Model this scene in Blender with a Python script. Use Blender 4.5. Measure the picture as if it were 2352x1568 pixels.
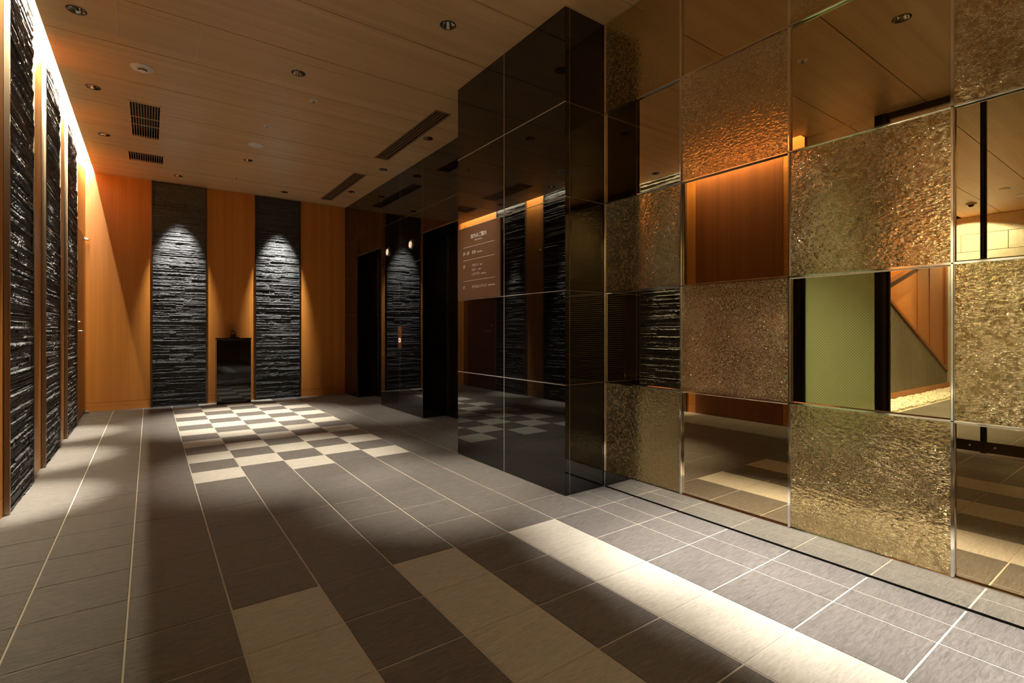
import bpy, bmesh, math, random
from mathutils import Vector, Matrix
random.seed(7)
S = bpy.context.scene
C = S.collection
for o in list(bpy.data.objects):
    bpy.data.objects.remove(o)

# ------------------------------------------------------------------ camera
FPX, W_IMG = 1159.42, 2352.0
cam_d = bpy.data.cameras.new('camera')
cam = bpy.data.objects.new('camera', cam_d)
C.objects.link(cam)
cam.location = (0, 0, 1.0)
cam.rotation_euler = (math.radians(90), 0, -0.62283)
cam_d.sensor_width = 36
cam_d.lens = FPX / W_IMG * 36
cam_d.shift_y = -24 / W_IMG
cam_d.clip_start = 0.02
S.camera = cam

# ------------------------------------------------------------------ world, exposure
w = bpy.data.worlds.new('world')
S.world = w
w.use_nodes = True
w.node_tree.nodes['Background'].inputs[0].default_value = (0.25, 0.2, 0.15, 1)
w.node_tree.nodes['Background'].inputs[1].default_value = 0.02
vs = S.view_settings
S.display_settings.display_device = 'sRGB'
vs.view_transform = 'Standard'
vs.look = 'None'
vs.gamma = 1
vs.use_curve_mapping = False
vs.exposure = 0.0
cy = S.cycles
cy.use_denoising = True
cy.max_bounces = 12
cy.diffuse_bounces = 6
cy.glossy_bounces = 8
cy.transmission_bounces = 8
cy.transparent_max_bounces = 12
cy.sample_clamp_indirect = 6
cy.blur_glossy = 0.6

# main levels
ZC = 2.971          # ceiling
ZS = 3.11           # soffit inside the light recess
XL = -0.642         # left wall face
XM = 2.388          # mirror face
XF = 2.374          # front of the mirror wall rails
XP, YP0, YP1 = 2.048, 2.297, 3.61   # black pillar
XE = 2.545          # lift wall
YF = 8.1255         # far wall
YB = -2.6           # wall behind the camera
XV = -6.75           # block wall outside
YV = 2.75           # ribbed wall outside


# ------------------------------------------------------------------ lights
def spot(x, y, z, power, half, blend=0.6, col=(1, 0.93, 0.82), aim=None, rad=0.02):
    d = bpy.data.lights.new('spot_lamp', 'SPOT')
    d.energy = power
    d.color = col
    d.spot_size = math.radians(2 * half)
    d.spot_blend = blend
    d.shadow_soft_size = rad
    o = bpy.data.objects.new('spot_lamp', d)
    C.objects.link(o)
    o.location = (x, y, z)
    v = Vector(aim) - Vector((x, y, z)) if aim else Vector((0, 0, -1))
    o.rotation_euler = v.to_track_quat('-Z', 'Y').to_euler()
    return o


def area(loc, size, power, col, aim):
    d = bpy.data.lights.new('area_lamp', 'AREA')
    d.shape = 'RECTANGLE'
    d.size, d.size_y = size
    d.energy = power
    d.color = col
    o = bpy.data.objects.new('area_lamp', d)
    C.objects.link(o)
    o.location = loc
    o.rotation_euler = aim
    return o


WARM = (1, 0.72, 0.42)
NEUT = (1, 0.9, 0.76)
# downlights: x, y, watts, half angle
DOWN = [(-0.365, 4.08, 1500, 11), (-0.370, 5.29, 1400, 11), (-0.368, 6.50, 1400, 11),
        (0.926, 4.09, 620, 21), (0.926, 6.51, 1200, 25), (1.563, 2.884, 620, 18),
        (2.318, 4.70, 25, 20), (2.320, 5.92, 240, 18), (2.320, 7.13, 25, 20),
        (0.922, 1.153, 6, 24)]
for x, y, p, h in DOWN:
    spot(x, y, ZC + 0.012, p, h, 0.9, NEUT, aim=(x - 0.27, y, 0.4) if x < 0 else None)
# added beam that lights the sign, then wide spill of the middle downlight
spot(1.563, 2.884, ZC + 0.004, 110, 15, 1.0, NEUT, aim=(2.04, 3.29, 1.55))
spot(0.926, 4.09, ZC + 0.004, 45, 55, 1.0, NEUT)
# wall washers onto the two stone panels of the far wall
for x in (0.33, 1.555):
    spot(x, 7.70, ZC + 0.004, 1150, 17.5, 1.0, (1, 0.97, 0.92), aim=(x, 8.74, 0.0))
# washers over the mirror wall, outside the frame
for y in (1.66, 1.15, 0.55, -0.05):
    spot(2.11, y, ZC + 0.004, 700, 15.5, 0.9, (1, 0.93, 0.86))
# behind the camera
spot(0.6, -1.2, ZC + 0.004, 15, 50, 0.6, NEUT)
spot(-0.33, -1.2, ZC + 0.004, 300, 42, 0.5, (1, 0.82, 0.55), aim=(-0.75, -1.2, 1.0))  # unseen lamp added to brighten the slatted screen
# LED strip inside the recess over the left wall
area((-0.5745, (2.46 + 8.08) / 2, 3.072), (0.012, 8.08 - 2.46), 500, (1, 0.85, 0.60),
     (0, math.radians(72), 0))
# vestibule outside
spot(-2.2, 1.9, ZC - 0.02, 800, 50, 0.8, (1, 0.95, 0.80), aim=(-2.2, 2.7, 1.0))
spot(-4.2, 1.9, ZC - 0.02, 450, 58, 0.8, (1, 0.84, 0.58), aim=(-4.4, 2.5, 0.8))
spot(-6.35, 2.66, ZC - 0.03, 260, 62, 0.25, (1, 0.95, 0.82), aim=(-6.74, 2.4, 1.6))
spot(-3.0, 2.45, ZC - 0.02, 300, 22, 0.6, (1, 0.93, 0.78))
spot(-4.6, 2.45, ZC - 0.02, 300, 22, 0.6, (1, 0.93, 0.78))


# ------------------------------------------------------------------ materials
def newmat(name):
    m = bpy.data.materials.new(name)
    m.use_nodes = True
    nt = m.node_tree
    b = nt.nodes['Principled BSDF']
    return m, nt, b


def N(nt, t, **kw):
    n = nt.nodes.new(t)
    for k, v in kw.items():
        setattr(n, k, v)
    return n


def pos_map(nt, scale, loc=(0, 0, 0), rot=(0, 0, 0)):
    g = N(nt, 'ShaderNodeNewGeometry')
    mp = N(nt, 'ShaderNodeMapping')
    mp.inputs['Scale'].default_value = scale
    mp.inputs['Location'].default_value = loc
    mp.inputs['Rotation'].default_value = rot
    nt.links.new(g.outputs['Position'], mp.inputs['Vector'])
    return mp


def ramp(nt, src, stops):
    r = N(nt, 'ShaderNodeValToRGB')
    e = r.color_ramp.elements
    while len(e) < len(stops):
        e.new(0.5)
    for k, (p, c) in enumerate(stops):
        e[k].position = p
        e[k].color = (*c, 1)
    nt.links.new(src, r.inputs[0])
    return r


def plain(name, col, rough=0.5, metal=0.0, spec=0.5, ior=1.45):
    m, nt, b = newmat(name)
    b.inputs['Base Color'].default_value = (*col, 1)
    b.inputs['Roughness'].default_value = rough
    b.inputs['Metallic'].default_value = metal
    b.inputs['Specular IOR Level'].default_value = spec
    b.inputs['IOR'].default_value = ior
    return m


def wood(name, dark, light, scale, rough=0.32, bump=0.02):
    """scale: noise scale per world axis, small along the grain"""
    m, nt, b = newmat(name)
    mp = pos_map(nt, scale)
    n1 = N(nt, 'ShaderNodeTexNoise')
    n1.inputs['Scale'].default_value = 1.0
    n1.inputs['Detail'].default_value = 6
    n1.inputs['Roughness'].default_value = 0.62
    nt.links.new(mp.outputs[0], n1.inputs['Vector'])
    mp2 = pos_map(nt, tuple(s * 0.13 for s in scale), (3.1, 1.7, 5.2))
    n2 = N(nt, 'ShaderNodeTexNoise')
    n2.inputs['Scale'].default_value = 1.0
    n2.inputs['Detail'].default_value = 2
    nt.links.new(mp2.outputs[0], n2.inputs['Vector'])
    mx = N(nt, 'ShaderNodeMath', operation='MULTIPLY_ADD')
    mx.inputs[1].default_value = 0.55
    nt.links.new(n2.outputs[0], mx.inputs[0])
    m2 = N(nt, 'ShaderNodeMath', operation='MULTIPLY')
    m2.inputs[1].default_value = 0.45
    nt.links.new(n1.outputs[0], m2.inputs[0])
    nt.links.new(m2.outputs[0], mx.inputs[2])
    r = ramp(nt, mx.outputs[0], [(0.36, dark), (0.64, light)])
    nt.links.new(r.outputs[0], b.inputs['Base Color'])
    b.inputs['Roughness'].default_value = rough
    bp = N(nt, 'ShaderNodeBump')
    bp.inputs['Strength'].default_value = bump
    bp.inputs['Distance'].default_value = 0.002
    nt.links.new(n1.outputs[0], bp.inputs['Height'])
    nt.links.new(bp.outputs[0], b.inputs['Normal'])
    return m


M = {}
M['wood_wall'] = wood('wood_veneer_vertical', (0.42, 0.155, 0.024), (0.57, 0.226, 0.042), (95, 95, 1.3), 0.33)
M['wood_base'] = wood('wood_veneer_skirting', (0.42, 0.155, 0.024), (0.55, 0.220, 0.042), (3, 3, 110), 0.35)
M['wood_ceil'] = wood('wood_veneer_ceiling', (0.54, 0.335, 0.155), (0.68, 0.44, 0.215), (1.6, 85, 85), 0.38)
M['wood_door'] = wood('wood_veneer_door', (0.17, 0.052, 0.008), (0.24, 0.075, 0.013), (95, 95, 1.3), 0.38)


def tile_mat(name, c1, c2, rough, bump):
    m, nt, b = newmat(name)
    mp = pos_map(nt, (20.0, 130.0, 1), rot=(0, 0, 0.16))
    n = N(nt, 'ShaderNodeTexNoise')
    n.inputs['Scale'].default_value = 1.0
    n.inputs['Detail'].default_value = 11
    n.inputs['Roughness'].default_value = 0.72
    n.inputs['Distortion'].default_value = 0.9
    oi = N(nt, 'ShaderNodeObjectInfo')
    ad = N(nt, 'ShaderNodeVectorMath', operation='MULTIPLY_ADD')
    ad.inputs[1].default_value = (1, 1, 1)
    sc = N(nt, 'ShaderNodeVectorMath', operation='SCALE')
    cb = N(nt, 'ShaderNodeCombineXYZ')
    for k in range(3):
        nt.links.new(oi.outputs['Random'], cb.inputs[k])
    nt.links.new(cb.outputs[0], sc.inputs[0])
    sc.inputs['Scale'].default_value = 37.0
    nt.links.new(mp.outputs[0], ad.inputs[0])
    nt.links.new(sc.outputs[0], ad.inputs[2])
    nt.links.new(ad.outputs[0], n.inputs['Vector'])
    r = ramp(nt, n.outputs[0], [(0.3, c1), (0.7, c2)])
    nt.links.new(r.outputs[0], b.inputs['Base Color'])
    b.inputs['Roughness'].default_value = rough
    b.inputs['Specular IOR Level'].default_value = 0.3
    # sharper ledges, as split slate
    n2 = N(nt, 'ShaderNodeTexNoise')
    n2.inputs['Scale'].default_value = 0.16
    n2.inputs['Detail'].default_value = 5
    n2.inputs['Distortion'].default_value = 1.4
    nt.links.new(ad.outputs[0], n2.inputs['Vector'])
    r2 = ramp(nt, n2.outputs[0], [(0.0, (0, 0, 0)), (0.46, (0.3, 0.3, 0.3)), (0.475, (0.62, 0.62, 0.62)), (1.0, (1, 1, 1))])
    mix = N(nt, 'ShaderNodeMath', operation='MULTIPLY_ADD')
    mix.inputs[1].default_value = 0.6
    nt.links.new(r2.outputs[0], mix.inputs[0])
    nt.links.new(n.outputs[0], mix.inputs[2])
    bp = N(nt, 'ShaderNodeBump')
    bp.inputs['Strength'].default_value = bump
    bp.inputs['Distance'].default_value = 0.0035
    nt.links.new(mix.outputs[0], bp.inputs['Height'])
    nt.links.new(bp.outputs[0], b.inputs['Normal'])
    return m


M['tile_grey'] = tile_mat('slate_grey_tile', (0.075, 0.068, 0.060), (0.205, 0.188, 0.168), 0.42, 0.8)
M['tile_white'] = tile_mat('cream_stone_tile', (0.36, 0.33, 0.27), (0.60, 0.565, 0.48), 0.5, 0.6)
M['grout'] = plain('cream_grout', (0.50, 0.45, 0.36), 0.8)


def stone_mat():
    m, nt, b = newmat('black_split_slate')
    mp = pos_map(nt, (85, 85, 240))
    n = N(nt, 'ShaderNodeTexNoise')
    n.inputs['Scale'].default_value = 1.0
    n.inputs['Detail'].default_value = 8
    n.inputs['Roughness'].default_value = 0.7
    nt.links.new(mp.outputs[0], n.inputs['Vector'])
    r = ramp(nt, n.outputs[0], [(0.44, (0.006, 0.007, 0.007)), (0.66, (0.185, 0.195, 0.190))])  # pale end of the ramp paints white glints into the slate
    nt.links.new(r.outputs[0], b.inputs['Base Color'])
    b.inputs['Roughness'].default_value = 0.42
    b.inputs['IOR'].default_value = 1.5
    bp = N(nt, 'ShaderNodeBump')
    bp.inputs['Strength'].default_value = 1.0
    bp.inputs['Distance'].default_value = 0.011
    nt.links.new(n.outputs[0], bp.inputs['Height'])
    nt.links.new(bp.outputs[0], b.inputs['Normal'])
    return m


M['stone'] = stone_mat()
M['black_glass'] = plain('polished_black_panel', (0.004, 0.003, 0.0035), 0.0, ior=1.65)
M['dark_metal'] = plain('dark_bronze_metal', (0.10, 0.075, 0.05), 0.35, 1.0)
M['joint'] = plain('steel_joint_strip', (0.62, 0.60, 0.57), 0.35, 0.4)
M['joint_dark'] = plain('dim_steel_joint_strip', (0.30, 0.27, 0.24), 0.3, 1.0)
M['chrome'] = plain('polished_chrome', (0.85, 0.84, 0.82), 0.07, 1.0)
M['plinth'] = plain('brushed_mirror_steel', (0.93, 0.92, 0.81), 0.03, 1.0)
M['mirror'] = plain('bronze_tinted_mirror', (0.64, 0.52, 0.32), 0.0, 1.0)
M['black'] = plain('matt_black', (0.004, 0.004, 0.004), 0.6)
M['black_frame'] = plain('black_anodised_frame', (0.012, 0.009, 0.006), 0.3)
M['rail_brown'] = plain('dark_brown_rail', (0.06, 0.042, 0.025), 0.35)
M['vent_brown'] = plain('bronze_painted_vent', (0.24, 0.14, 0.075), 0.4)
M['recess_shade'] = plain('shaded_recess_tone', (0.075, 0.040, 0.014), 0.6)  # soffit colour darkened to hold down the strip's bounced light
M['edge_metal'] = plain('satin_nickel_edge', (0.34, 0.29, 0.22), 0.3, 1.0)
M['white'] = plain('white_plastic', (0.72, 0.68, 0.60), 0.45)
M['sign'] = plain('brushed_bronze_sign', (0.15, 0.080, 0.044), 0.42, 0.0)
M['lettering'] = plain('white_lettering', (0.95, 0.92, 0.88), 0.5)
M['copper'] = plain('copper_plate', (0.50, 0.22, 0.11), 0.3, 0.8)
M['steel'] = plain('satin_steel', (0.72, 0.68, 0.62), 0.22, 1.0)
M['gloss_black'] = plain('gloss_black_lacquer', (0.004, 0.004, 0.004), 0.04)
M['reflector'] = plain('lamp_reflector', (0.85, 0.83, 0.8), 0.05, 1.0)
M['lift_door'] = plain('bronze_lift_door', (0.14, 0.09, 0.045), 0.3, 1.0)
M['orange'] = wood('orange_timber_board', (0.38, 0.135, 0.03), (0.46, 0.175, 0.045), (8, 8, 2), 0.45)
M['orange_trim'] = plain('orange_brown_trim', (0.26, 0.085, 0.02), 0.4)
M['ribbed'] = plain('grey_ribbed_sheet', (0.20, 0.175, 0.13), 0.5)
M['pebble'] = plain('white_pebble', (0.82, 0.76, 0.64), 0.6)


def emit(name, col, s):
    m = bpy.data.materials.new(name)
    m.use_nodes = True
    nt = m.node_tree
    nt.nodes.clear()
    e = N(nt, 'ShaderNodeEmission')
    e.inputs[0].default_value = (*col, 1)
    e.inputs[1].default_value = s
    o = N(nt, 'ShaderNodeOutputMaterial')
    nt.links.new(e.outputs[0], o.inputs[0])
    return m


M['lamp_on'] = emit('lamp_face_bright', (1, 0.95, 0.85), 28.0)
M['lamp_dim'] = emit('lamp_face_dim', (1, 0.9, 0.75), 5.0)
M['lantern'] = emit('lift_lantern_glow', (1, 0.78, 0.55), 0.85)


def block_mat():
    m, nt, b = newmat('beige_stone_block')
    mp = pos_map(nt, (14, 14, 14))
    n = N(nt, 'ShaderNodeTexNoise')
    n.inputs['Scale'].default_value = 1.0
    n.inputs['Detail'].default_value = 8
    nt.links.new(mp.outputs[0], n.inputs['Vector'])
    r = ramp(nt, n.outputs[0], [(0.3, (0.54, 0.49, 0.37)), (0.7, (0.70, 0.65, 0.51))])
    nt.links.new(r.outputs[0], b.inputs['Base Color'])
    b.inputs['Roughness'].default_value = 0.8
    bp = N(nt, 'ShaderNodeBump')
    bp.inputs['Strength'].default_value = 0.5
    bp.inputs['Distance'].default_value = 0.01
    nt.links.new(n.outputs[0], bp.inputs['Height'])
    nt.links.new(bp.outputs[0], b.inputs['Normal'])
    return m


M['block'] = block_mat()


def textured_mat():
    """moulded glass over bronze foil: short ridges, some upright, some level"""
    m, nt, b = newmat('moulded_gold_glass')
    b.inputs['Metallic'].default_value = 1.0
    b.inputs['Roughness'].default_value = 0.09
    b.inputs['Base Color'].default_value = (0.56, 0.44, 0.22, 1)
    heights = []
    for (sc, off) in (((1, 85, 400), 0), ((1, 400, 85), 9)):
        mp = pos_map(nt, sc, (0, off, off))
        n = N(nt, 'ShaderNodeTexNoise')
        n.inputs['Scale'].default_value = 1.0
        n.inputs['Detail'].default_value = 2.5
        n.inputs['Roughness'].default_value = 0.6
        n.inputs['Distortion'].default_value = 0.15
        nt.links.new(mp.outputs[0], n.inputs['Vector'])
        r = ramp(nt, n.outputs[0], [(0.50, (0, 0, 0)), (0.57, (1, 1, 1))])
        heights.append(r.outputs[0])
    mp = pos_map(nt, (1, 75, 75), (0, 4, 2))
    v = N(nt, 'ShaderNodeTexVoronoi', distance='CHEBYCHEV')
    v.inputs['Scale'].default_value = 1.0
    nt.links.new(mp.outputs[0], v.inputs['Vector'])
    sep = N(nt, 'ShaderNodeSeparateColor')
    nt.links.new(v.outputs['Color'], sep.inputs[0])
    gt = N(nt, 'ShaderNodeMath', operation='GREATER_THAN')
    gt.inputs[1].default_value = 0.34
    nt.links.new(sep.outputs[0], gt.inputs[0])
    mix = N(nt, 'ShaderNodeMix', data_type='RGBA')
    nt.links.new(gt.outputs[0], mix.inputs[0])
    nt.links.new(heights[1], mix.inputs[6])
    nt.links.new(heights[0], mix.inputs[7])
    mpw = pos_map(nt, (1, 50, 95), (0, 2, 7))
    nw = N(nt, 'ShaderNodeTexNoise')
    nw.inputs['Scale'].default_value = 1.0
    nw.inputs['Detail'].default_value = 1.5
    nt.links.new(mpw.outputs[0], nw.inputs['Vector'])
    bw = N(nt, 'ShaderNodeBump')
    bw.inputs['Strength'].default_value = 1.0
    bw.inputs['Distance'].default_value = 0.0011
    nt.links.new(nw.outputs[0], bw.inputs['Height'])
    bp = N(nt, 'ShaderNodeBump')
    bp.inputs['Strength'].default_value = 1.0
    bp.inputs['Distance'].default_value = 0.0007
    nt.links.new(mix.outputs[2], bp.inputs['Height'])
    nt.links.new(bw.outputs[0], bp.inputs['Normal'])
    nt.links.new(bp.outputs[0], b.inputs['Normal'])
    return m


M['textured'] = textured_mat()


def glass_mat(name, dotted=False):
    m = bpy.data.materials.new(name)
    m.use_nodes = True
    nt = m.node_tree
    nt.nodes.clear()
    out = N(nt, 'ShaderNodeOutputMaterial')
    tr = N(nt, 'ShaderNodeBsdfTransparent')
    tr.inputs[0].default_value = (0.93, 0.96, 0.9, 1)
    gl = N(nt, 'ShaderNodeBsdfGlossy')
    gl.inputs['Roughness'].default_value = 0.0
    fr = N(nt, 'ShaderNodeFresnel')
    fr.inputs[0].default_value = 1.45
    mx = N(nt, 'ShaderNodeMixShader')
    nt.links.new(fr.outputs[0], mx.inputs[0])
    nt.links.new(tr.outputs[0], mx.inputs[1])
    nt.links.new(gl.outputs[0], mx.inputs[2])
    last = mx
    if dotted:
        tr.inputs[0].default_value = (0.70, 0.82, 0.50, 1)
        # hexagonal dot print in the YZ plane, pitch 27 mm
        g = N(nt, 'ShaderNodeNewGeometry')
        sp = N(nt, 'ShaderNodeSeparateXYZ')
        nt.links.new(g.outputs['Position'], sp.inputs[0])
        P = 0.027

        def grid(offy, offz):
            def axis(sock, pitch, off):
                a = N(nt, 'ShaderNodeMath', operation='MULTIPLY_ADD')
                a.inputs[1].default_value = 1 / pitch
                a.inputs[2].default_value = 400 + off
                nt.links.new(sock, a.inputs[0])
                f = N(nt, 'ShaderNodeMath', operation='FRACT')
                nt.links.new(a.outputs[0], f.inputs[0])
                s = N(nt, 'ShaderNodeMath', operation='SUBTRACT')
                s.inputs[1].default_value = 0.5
                nt.links.new(f.outputs[0], s.inputs[0])
                q = N(nt, 'ShaderNodeMath', operation='MULTIPLY')
                q.inputs[1].default_value = pitch
                nt.links.new(s.outputs[0], q.inputs[0])
                p2 = N(nt, 'ShaderNodeMath', operation='POWER')
                p2.inputs[1].default_value = 2
                ab = N(nt, 'ShaderNodeMath', operation='ABSOLUTE')
                nt.links.new(q.outputs[0], ab.inputs[0])
                nt.links.new(ab.outputs[0], p2.inputs[0])
                return p2.outputs[0]
            sm = N(nt, 'ShaderNodeMath', operation='ADD')
            nt.links.new(axis(sp.outputs[1], P, offy), sm.inputs[0])
            nt.links.new(axis(sp.outputs[2], P * 1.0, offz), sm.inputs[1])
            lt = N(nt, 'ShaderNodeMath', operation='LESS_THAN')
            lt.inputs[1].default_value = 0.0056 ** 2
            nt.links.new(sm.outputs[0], lt.inputs[0])
            return lt.outputs[0]
        mxm = N(nt, 'ShaderNodeMath', operation='MAXIMUM')
        nt.links.new(grid(0, 0), mxm.inputs[0])
        nt.links.new(grid(0.5, 0.5), mxm.inputs[1])
        cr = ramp(nt, mxm.outputs[0], [(0.0, (0.60, 0.70, 0.46)), (1.0, (0.95, 0.98, 0.86))])
        df = N(nt, 'ShaderNodeBsdfDiffuse')
        tl = N(nt, 'ShaderNodeBsdfTranslucent')
        nt.links.new(cr.outputs[0], df.inputs[0])
        nt.links.new(cr.outputs[0], tl.inputs[0])
        dd = N(nt, 'ShaderNodeMixShader')
        dd.inputs[0].default_value = 0.7
        nt.links.new(df.outputs[0], dd.inputs[1])
        nt.links.new(tl.outputs[0], dd.inputs[2])
        m3 = N(nt, 'ShaderNodeMixShader')
        fa = N(nt, 'ShaderNodeMath', operation='MULTIPLY_ADD')
        fa.inputs[1].default_value = 0.25
        fa.inputs[2].default_value = 0.72
        nt.links.new(mxm.outputs[0], fa.inputs[0])
        nt.links.new(fa.outputs[0], m3.inputs[0])
        nt.links.new(mx.outputs[0], m3.inputs[1])
        nt.links.new(dd.outputs[0], m3.inputs[2])
        last = m3
    nt.links.new(last.outputs[0], out.inputs[0])
    return m


M['glass'] = glass_mat('clear_glass')
M['dot_glass'] = glass_mat('green_dotted_glass', True)


# ------------------------------------------------------------------ mesh helpers
class MB:
    def __init__(s):
        s.v, s.f = [], []

    def box(s, x0, x1, y0, y1, z0, z1):
        n = len(s.v)
        s.v += [(x, y, z) for z in (z0, z1) for y in (y0, y1) for x in (x0, x1)]
        for q in ((0, 2, 3, 1), (4, 5, 7, 6), (0, 1, 5, 4), (2, 6, 7, 3), (0, 4, 6, 2), (1, 3, 7, 5)):
            s.f.append(tuple(n + i for i in q))
        return s

    def add(s, vs_, fs_):
        n = len(s.v)
        s.v += [tuple(p) for p in vs_]
        s.f += [tuple(n + i for i in q) for q in fs_]
        return s

    def lathe(s, prof, seg=24, cx=0, cy=0, cz=0, close=False):
        n = len(s.v)
        for r, z in prof:
            for k in range(seg):
                a = 2 * math.pi * k / seg
                s.v.append((cx + r * math.cos(a), cy + r * math.sin(a), cz + z))
        P = len(prof)
        for i in range(P if close else P - 1):
            j = (i + 1) % P
            for k in range(seg):
                k2 = (k + 1) % seg
                s.f.append((n + i * seg + k, n + i * seg + k2, n + j * seg + k2, n + j * seg + k))
        return s

    def disc(s, r, z, seg=24, cx=0, cy=0):
        n = len(s.v)
        s.v += [(cx + r * math.cos(2 * math.pi * k / seg), cy + r * math.sin(2 * math.pi * k / seg), z) for k in range(seg)]
        s.f.append(tuple(range(n, n + seg)))
        return s

    def tube(s, pts, r, seg=8):
        n0 = len(s.v)
        up = Vector((0.13, 0.31, 1)).normalized()
        P = [Vector(p) for p in pts]
        for i, p in enumerate(P):
            d = (P[min(i + 1, len(P) - 1)] - P[max(i - 1, 0)]).normalized()
            a = d.cross(up).normalized()
            b = a.cross(d)
            for k in range(seg):
                t = 2 * math.pi * k / seg
                s.v.append(tuple(p + (a * math.cos(t) + b * math.sin(t)) * r))
        for i in range(len(P) - 1):
            for k in range(seg):
                k2 = (k + 1) % seg
                s.f.append((n0 + i * seg + k, n0 + i * seg + k2, n0 + (i + 1) * seg + k2, n0 + (i + 1) * seg + k))
        s.f.append(tuple(range(n0, n0 + seg)))
        s.f.append(tuple(range(n0 + (len(P) - 1) * seg, n0 + len(P) * seg)))
        return s

    def rot(s, mat):
        s.v = [tuple(mat @ Vector(p)) for p in s.v]
        return s

    def mesh(s, name, mat, smooth=False, fix=True):
        me = bpy.data.meshes.new(name)
        me.from_pydata(s.v, [], s.f)
        if fix:
            bm = bmesh.new()
            bm.from_mesh(me)
            bmesh.ops.recalc_face_normals(bm, faces=bm.faces)
            bm.to_mesh(me)
            bm.free()
        me.materials.append(mat if not isinstance(mat, str) else M[mat])
        if smooth:
            for p in me.polygons:
                p.use_smooth = True
        me.update()
        return me


def link(name, me, parent=None, loc=(0, 0, 0), rot=(0, 0, 0)):
    o = bpy.data.objects.new(name, me)
    C.objects.link(o)
    o.location = loc
    o.rotation_euler = rot
    if parent:
        o.parent = parent
    return o


def obj(name, mb, mat, parent=None, loc=(0, 0, 0), rot=(0, 0, 0), smooth=False, bevel=0.0):
    o = link(name, mb.mesh(name, mat, smooth), parent, loc, rot)
    if bevel:
        b = o.modifiers.new('bevel', 'BEVEL')
        b.width = bevel
        b.segments = 2
    return o


def struct(o, label=None):
    o['kind'] = 'structure'
    if label:
        o['label'] = label
    return o


def tag(o, label, cat, group=None):
    o['label'] = label
    o['category'] = cat
    if group:
        o['group'] = group
    return o


def thing(name, label, cat, loc=(0, 0, 0), rot=(0, 0, 0), group=None):
    o = bpy.data.objects.new(name, None)
    o.empty_display_size = 0.05
    C.objects.link(o)
    o.location = loc
    o.rotation_euler = rot
    return tag(o, label, cat, group)


def copy_tree(o, parent=None):
    c = o.copy()
    C.objects.link(c)
    c.parent = parent
    for ch in list(o.children):
        copy_tree(ch, c)
    return c


def B(x0, x1, y0, y1, z0, z1):
    return MB().box(x0, x1, y0, y1, z0, z1)


# ------------------------------------------------------------------ floor
floor = struct(obj('floor', B(XV, 3.4, YB, YF, -0.06, -0.0022), 'grout'), 'cream grouted bed under the grey and cream stone floor tiles')
PX, PY = 0.3029, 0.3069
LX = [-0.366 + PX * k for k in range(9)]      # lines across, L0..L8
Y0 = 3.588
G = 0.0030


def tile_mesh(wx, wy, mat):
    b, t = 0.0015, 0.0
    x, y = wx / 2 - G, wy / 2 - G
    v = [(-x, -y, -0.012), (x, -y, -0.012), (x, y, -0.012), (-x, y, -0.012),
         (-x, -y, t - b), (x, -y, t - b), (x, y, t - b), (-x, y, t - b),
         (-x + b, -y + b, t), (x - b, -y + b, t), (x - b, y - b, t), (-x + b, y - b, t)]
    f = []
    for a in (0, 4):
        for k in range(4):
            k2 = (k + 1) % 4
            f.append((a + k, a + k2, a + 4 + k2, a + 4 + k))
    f.append((8, 9, 10, 11))
    return MB().add(v, f)


_tm = {}
tiles = []


def want_tile(x0, x1, y0, y1, white):
    tiles.append((x0, x1, y0, y1, white))


cols = [(XL - 0.01, LX[0])] + [(LX[k], LX[k + 1]) for k in range(8)]
for j in range(-21, 15):
    ya, yb = Y0 + PY * j, min(Y0 + PY * (j + 1), YF)
    ya = max(ya, YB)
    if yb - ya < 0.02:
        continue
    for ci, (xa, xb) in enumerate(cols):
        i = ci - 1
        white = (2 <= i <= 6 and j >= 1 and (i + j) % 2 == 1) or (i in (2, 4, 6) and j <= -6)
        want_tile(xa, xb, ya, yb, white)
    if yb <= YP0 + 0.2:
        want_tile(LX[8], 2.2155, ya, yb, False)
        want_tile(2.2155, 2.384, ya, yb, False)
    elif ya > YP0:
        want_tile(LX[8], 2.361, ya, yb, False)
        want_tile(2.361, 2.664, ya, yb, False)
        want_tile(2.664, 2.967, ya, yb, False)


def px_area(t):
    x, y = (t[0] + t[1]) / 2, (t[2] + t[3]) / 2
    d = x * 0.5833 + y * 0.8122
    r = x * 0.8122 - y * 0.5833
    if d < 0.4 or abs(r / d) > 1.05 or 1 / d > 0.75:
        return -d if d < 0 else 0.0001
    if x > 2.6 or (x > XP and YP0 < y < YP1):
        return 0
    return (t[1] - t[0]) * (t[3] - t[2]) / d ** 3


tiles.sort(key=px_area, reverse=True)
restg, restw = MB(), MB()
for n, t in enumerate(tiles):
    x0, x1, y0, y1, wh = t
    mat = 'tile_white' if wh else 'tile_grey'
    key = (round(x1 - x0, 4), round(y1 - y0, 4), mat)
    if n < 300:
        if key not in _tm:
            _tm[key] = tile_mesh(x1 - x0, y1 - y0, mat).mesh('tile', mat)
        link('tile', _tm[key], floor, ((x0 + x1) / 2, (y0 + y1) / 2, random.uniform(-0.0003, 0.0003)))
    else:
        tm = tile_mesh(x1 - x0, y1 - y0, mat)
        tm.v = [(a + (x0 + x1) / 2, b + (y0 + y1) / 2, c) for a, b, c in tm.v]
        (restw if wh else restg).add(tm.v, tm.f)
# vestibule paving seen through the glass doors
x = XL - 0.05
while x > XV:
    for j in range(-10, 10):
        y1 = 2.27 - 0.607 * j
        y0 = y1 - 0.607
        if y0 < YB or y1 > 2.3:
            continue
        tm = tile_mesh(0.607, 0.607, 'tile_grey')
        tm.v = [(a + x - 0.3035, b + (y0 + y1) / 2, c) for a, b, c in tm.v]
        restg.add(tm.v, tm.f)
    x -= 0.607
for mbx, mt in ((restg, 'tile_grey'), (restw, 'tile_white')):
    o = obj('tile_field', mbx, mt, floor)
    o['kind'] = 'stuff'

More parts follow.
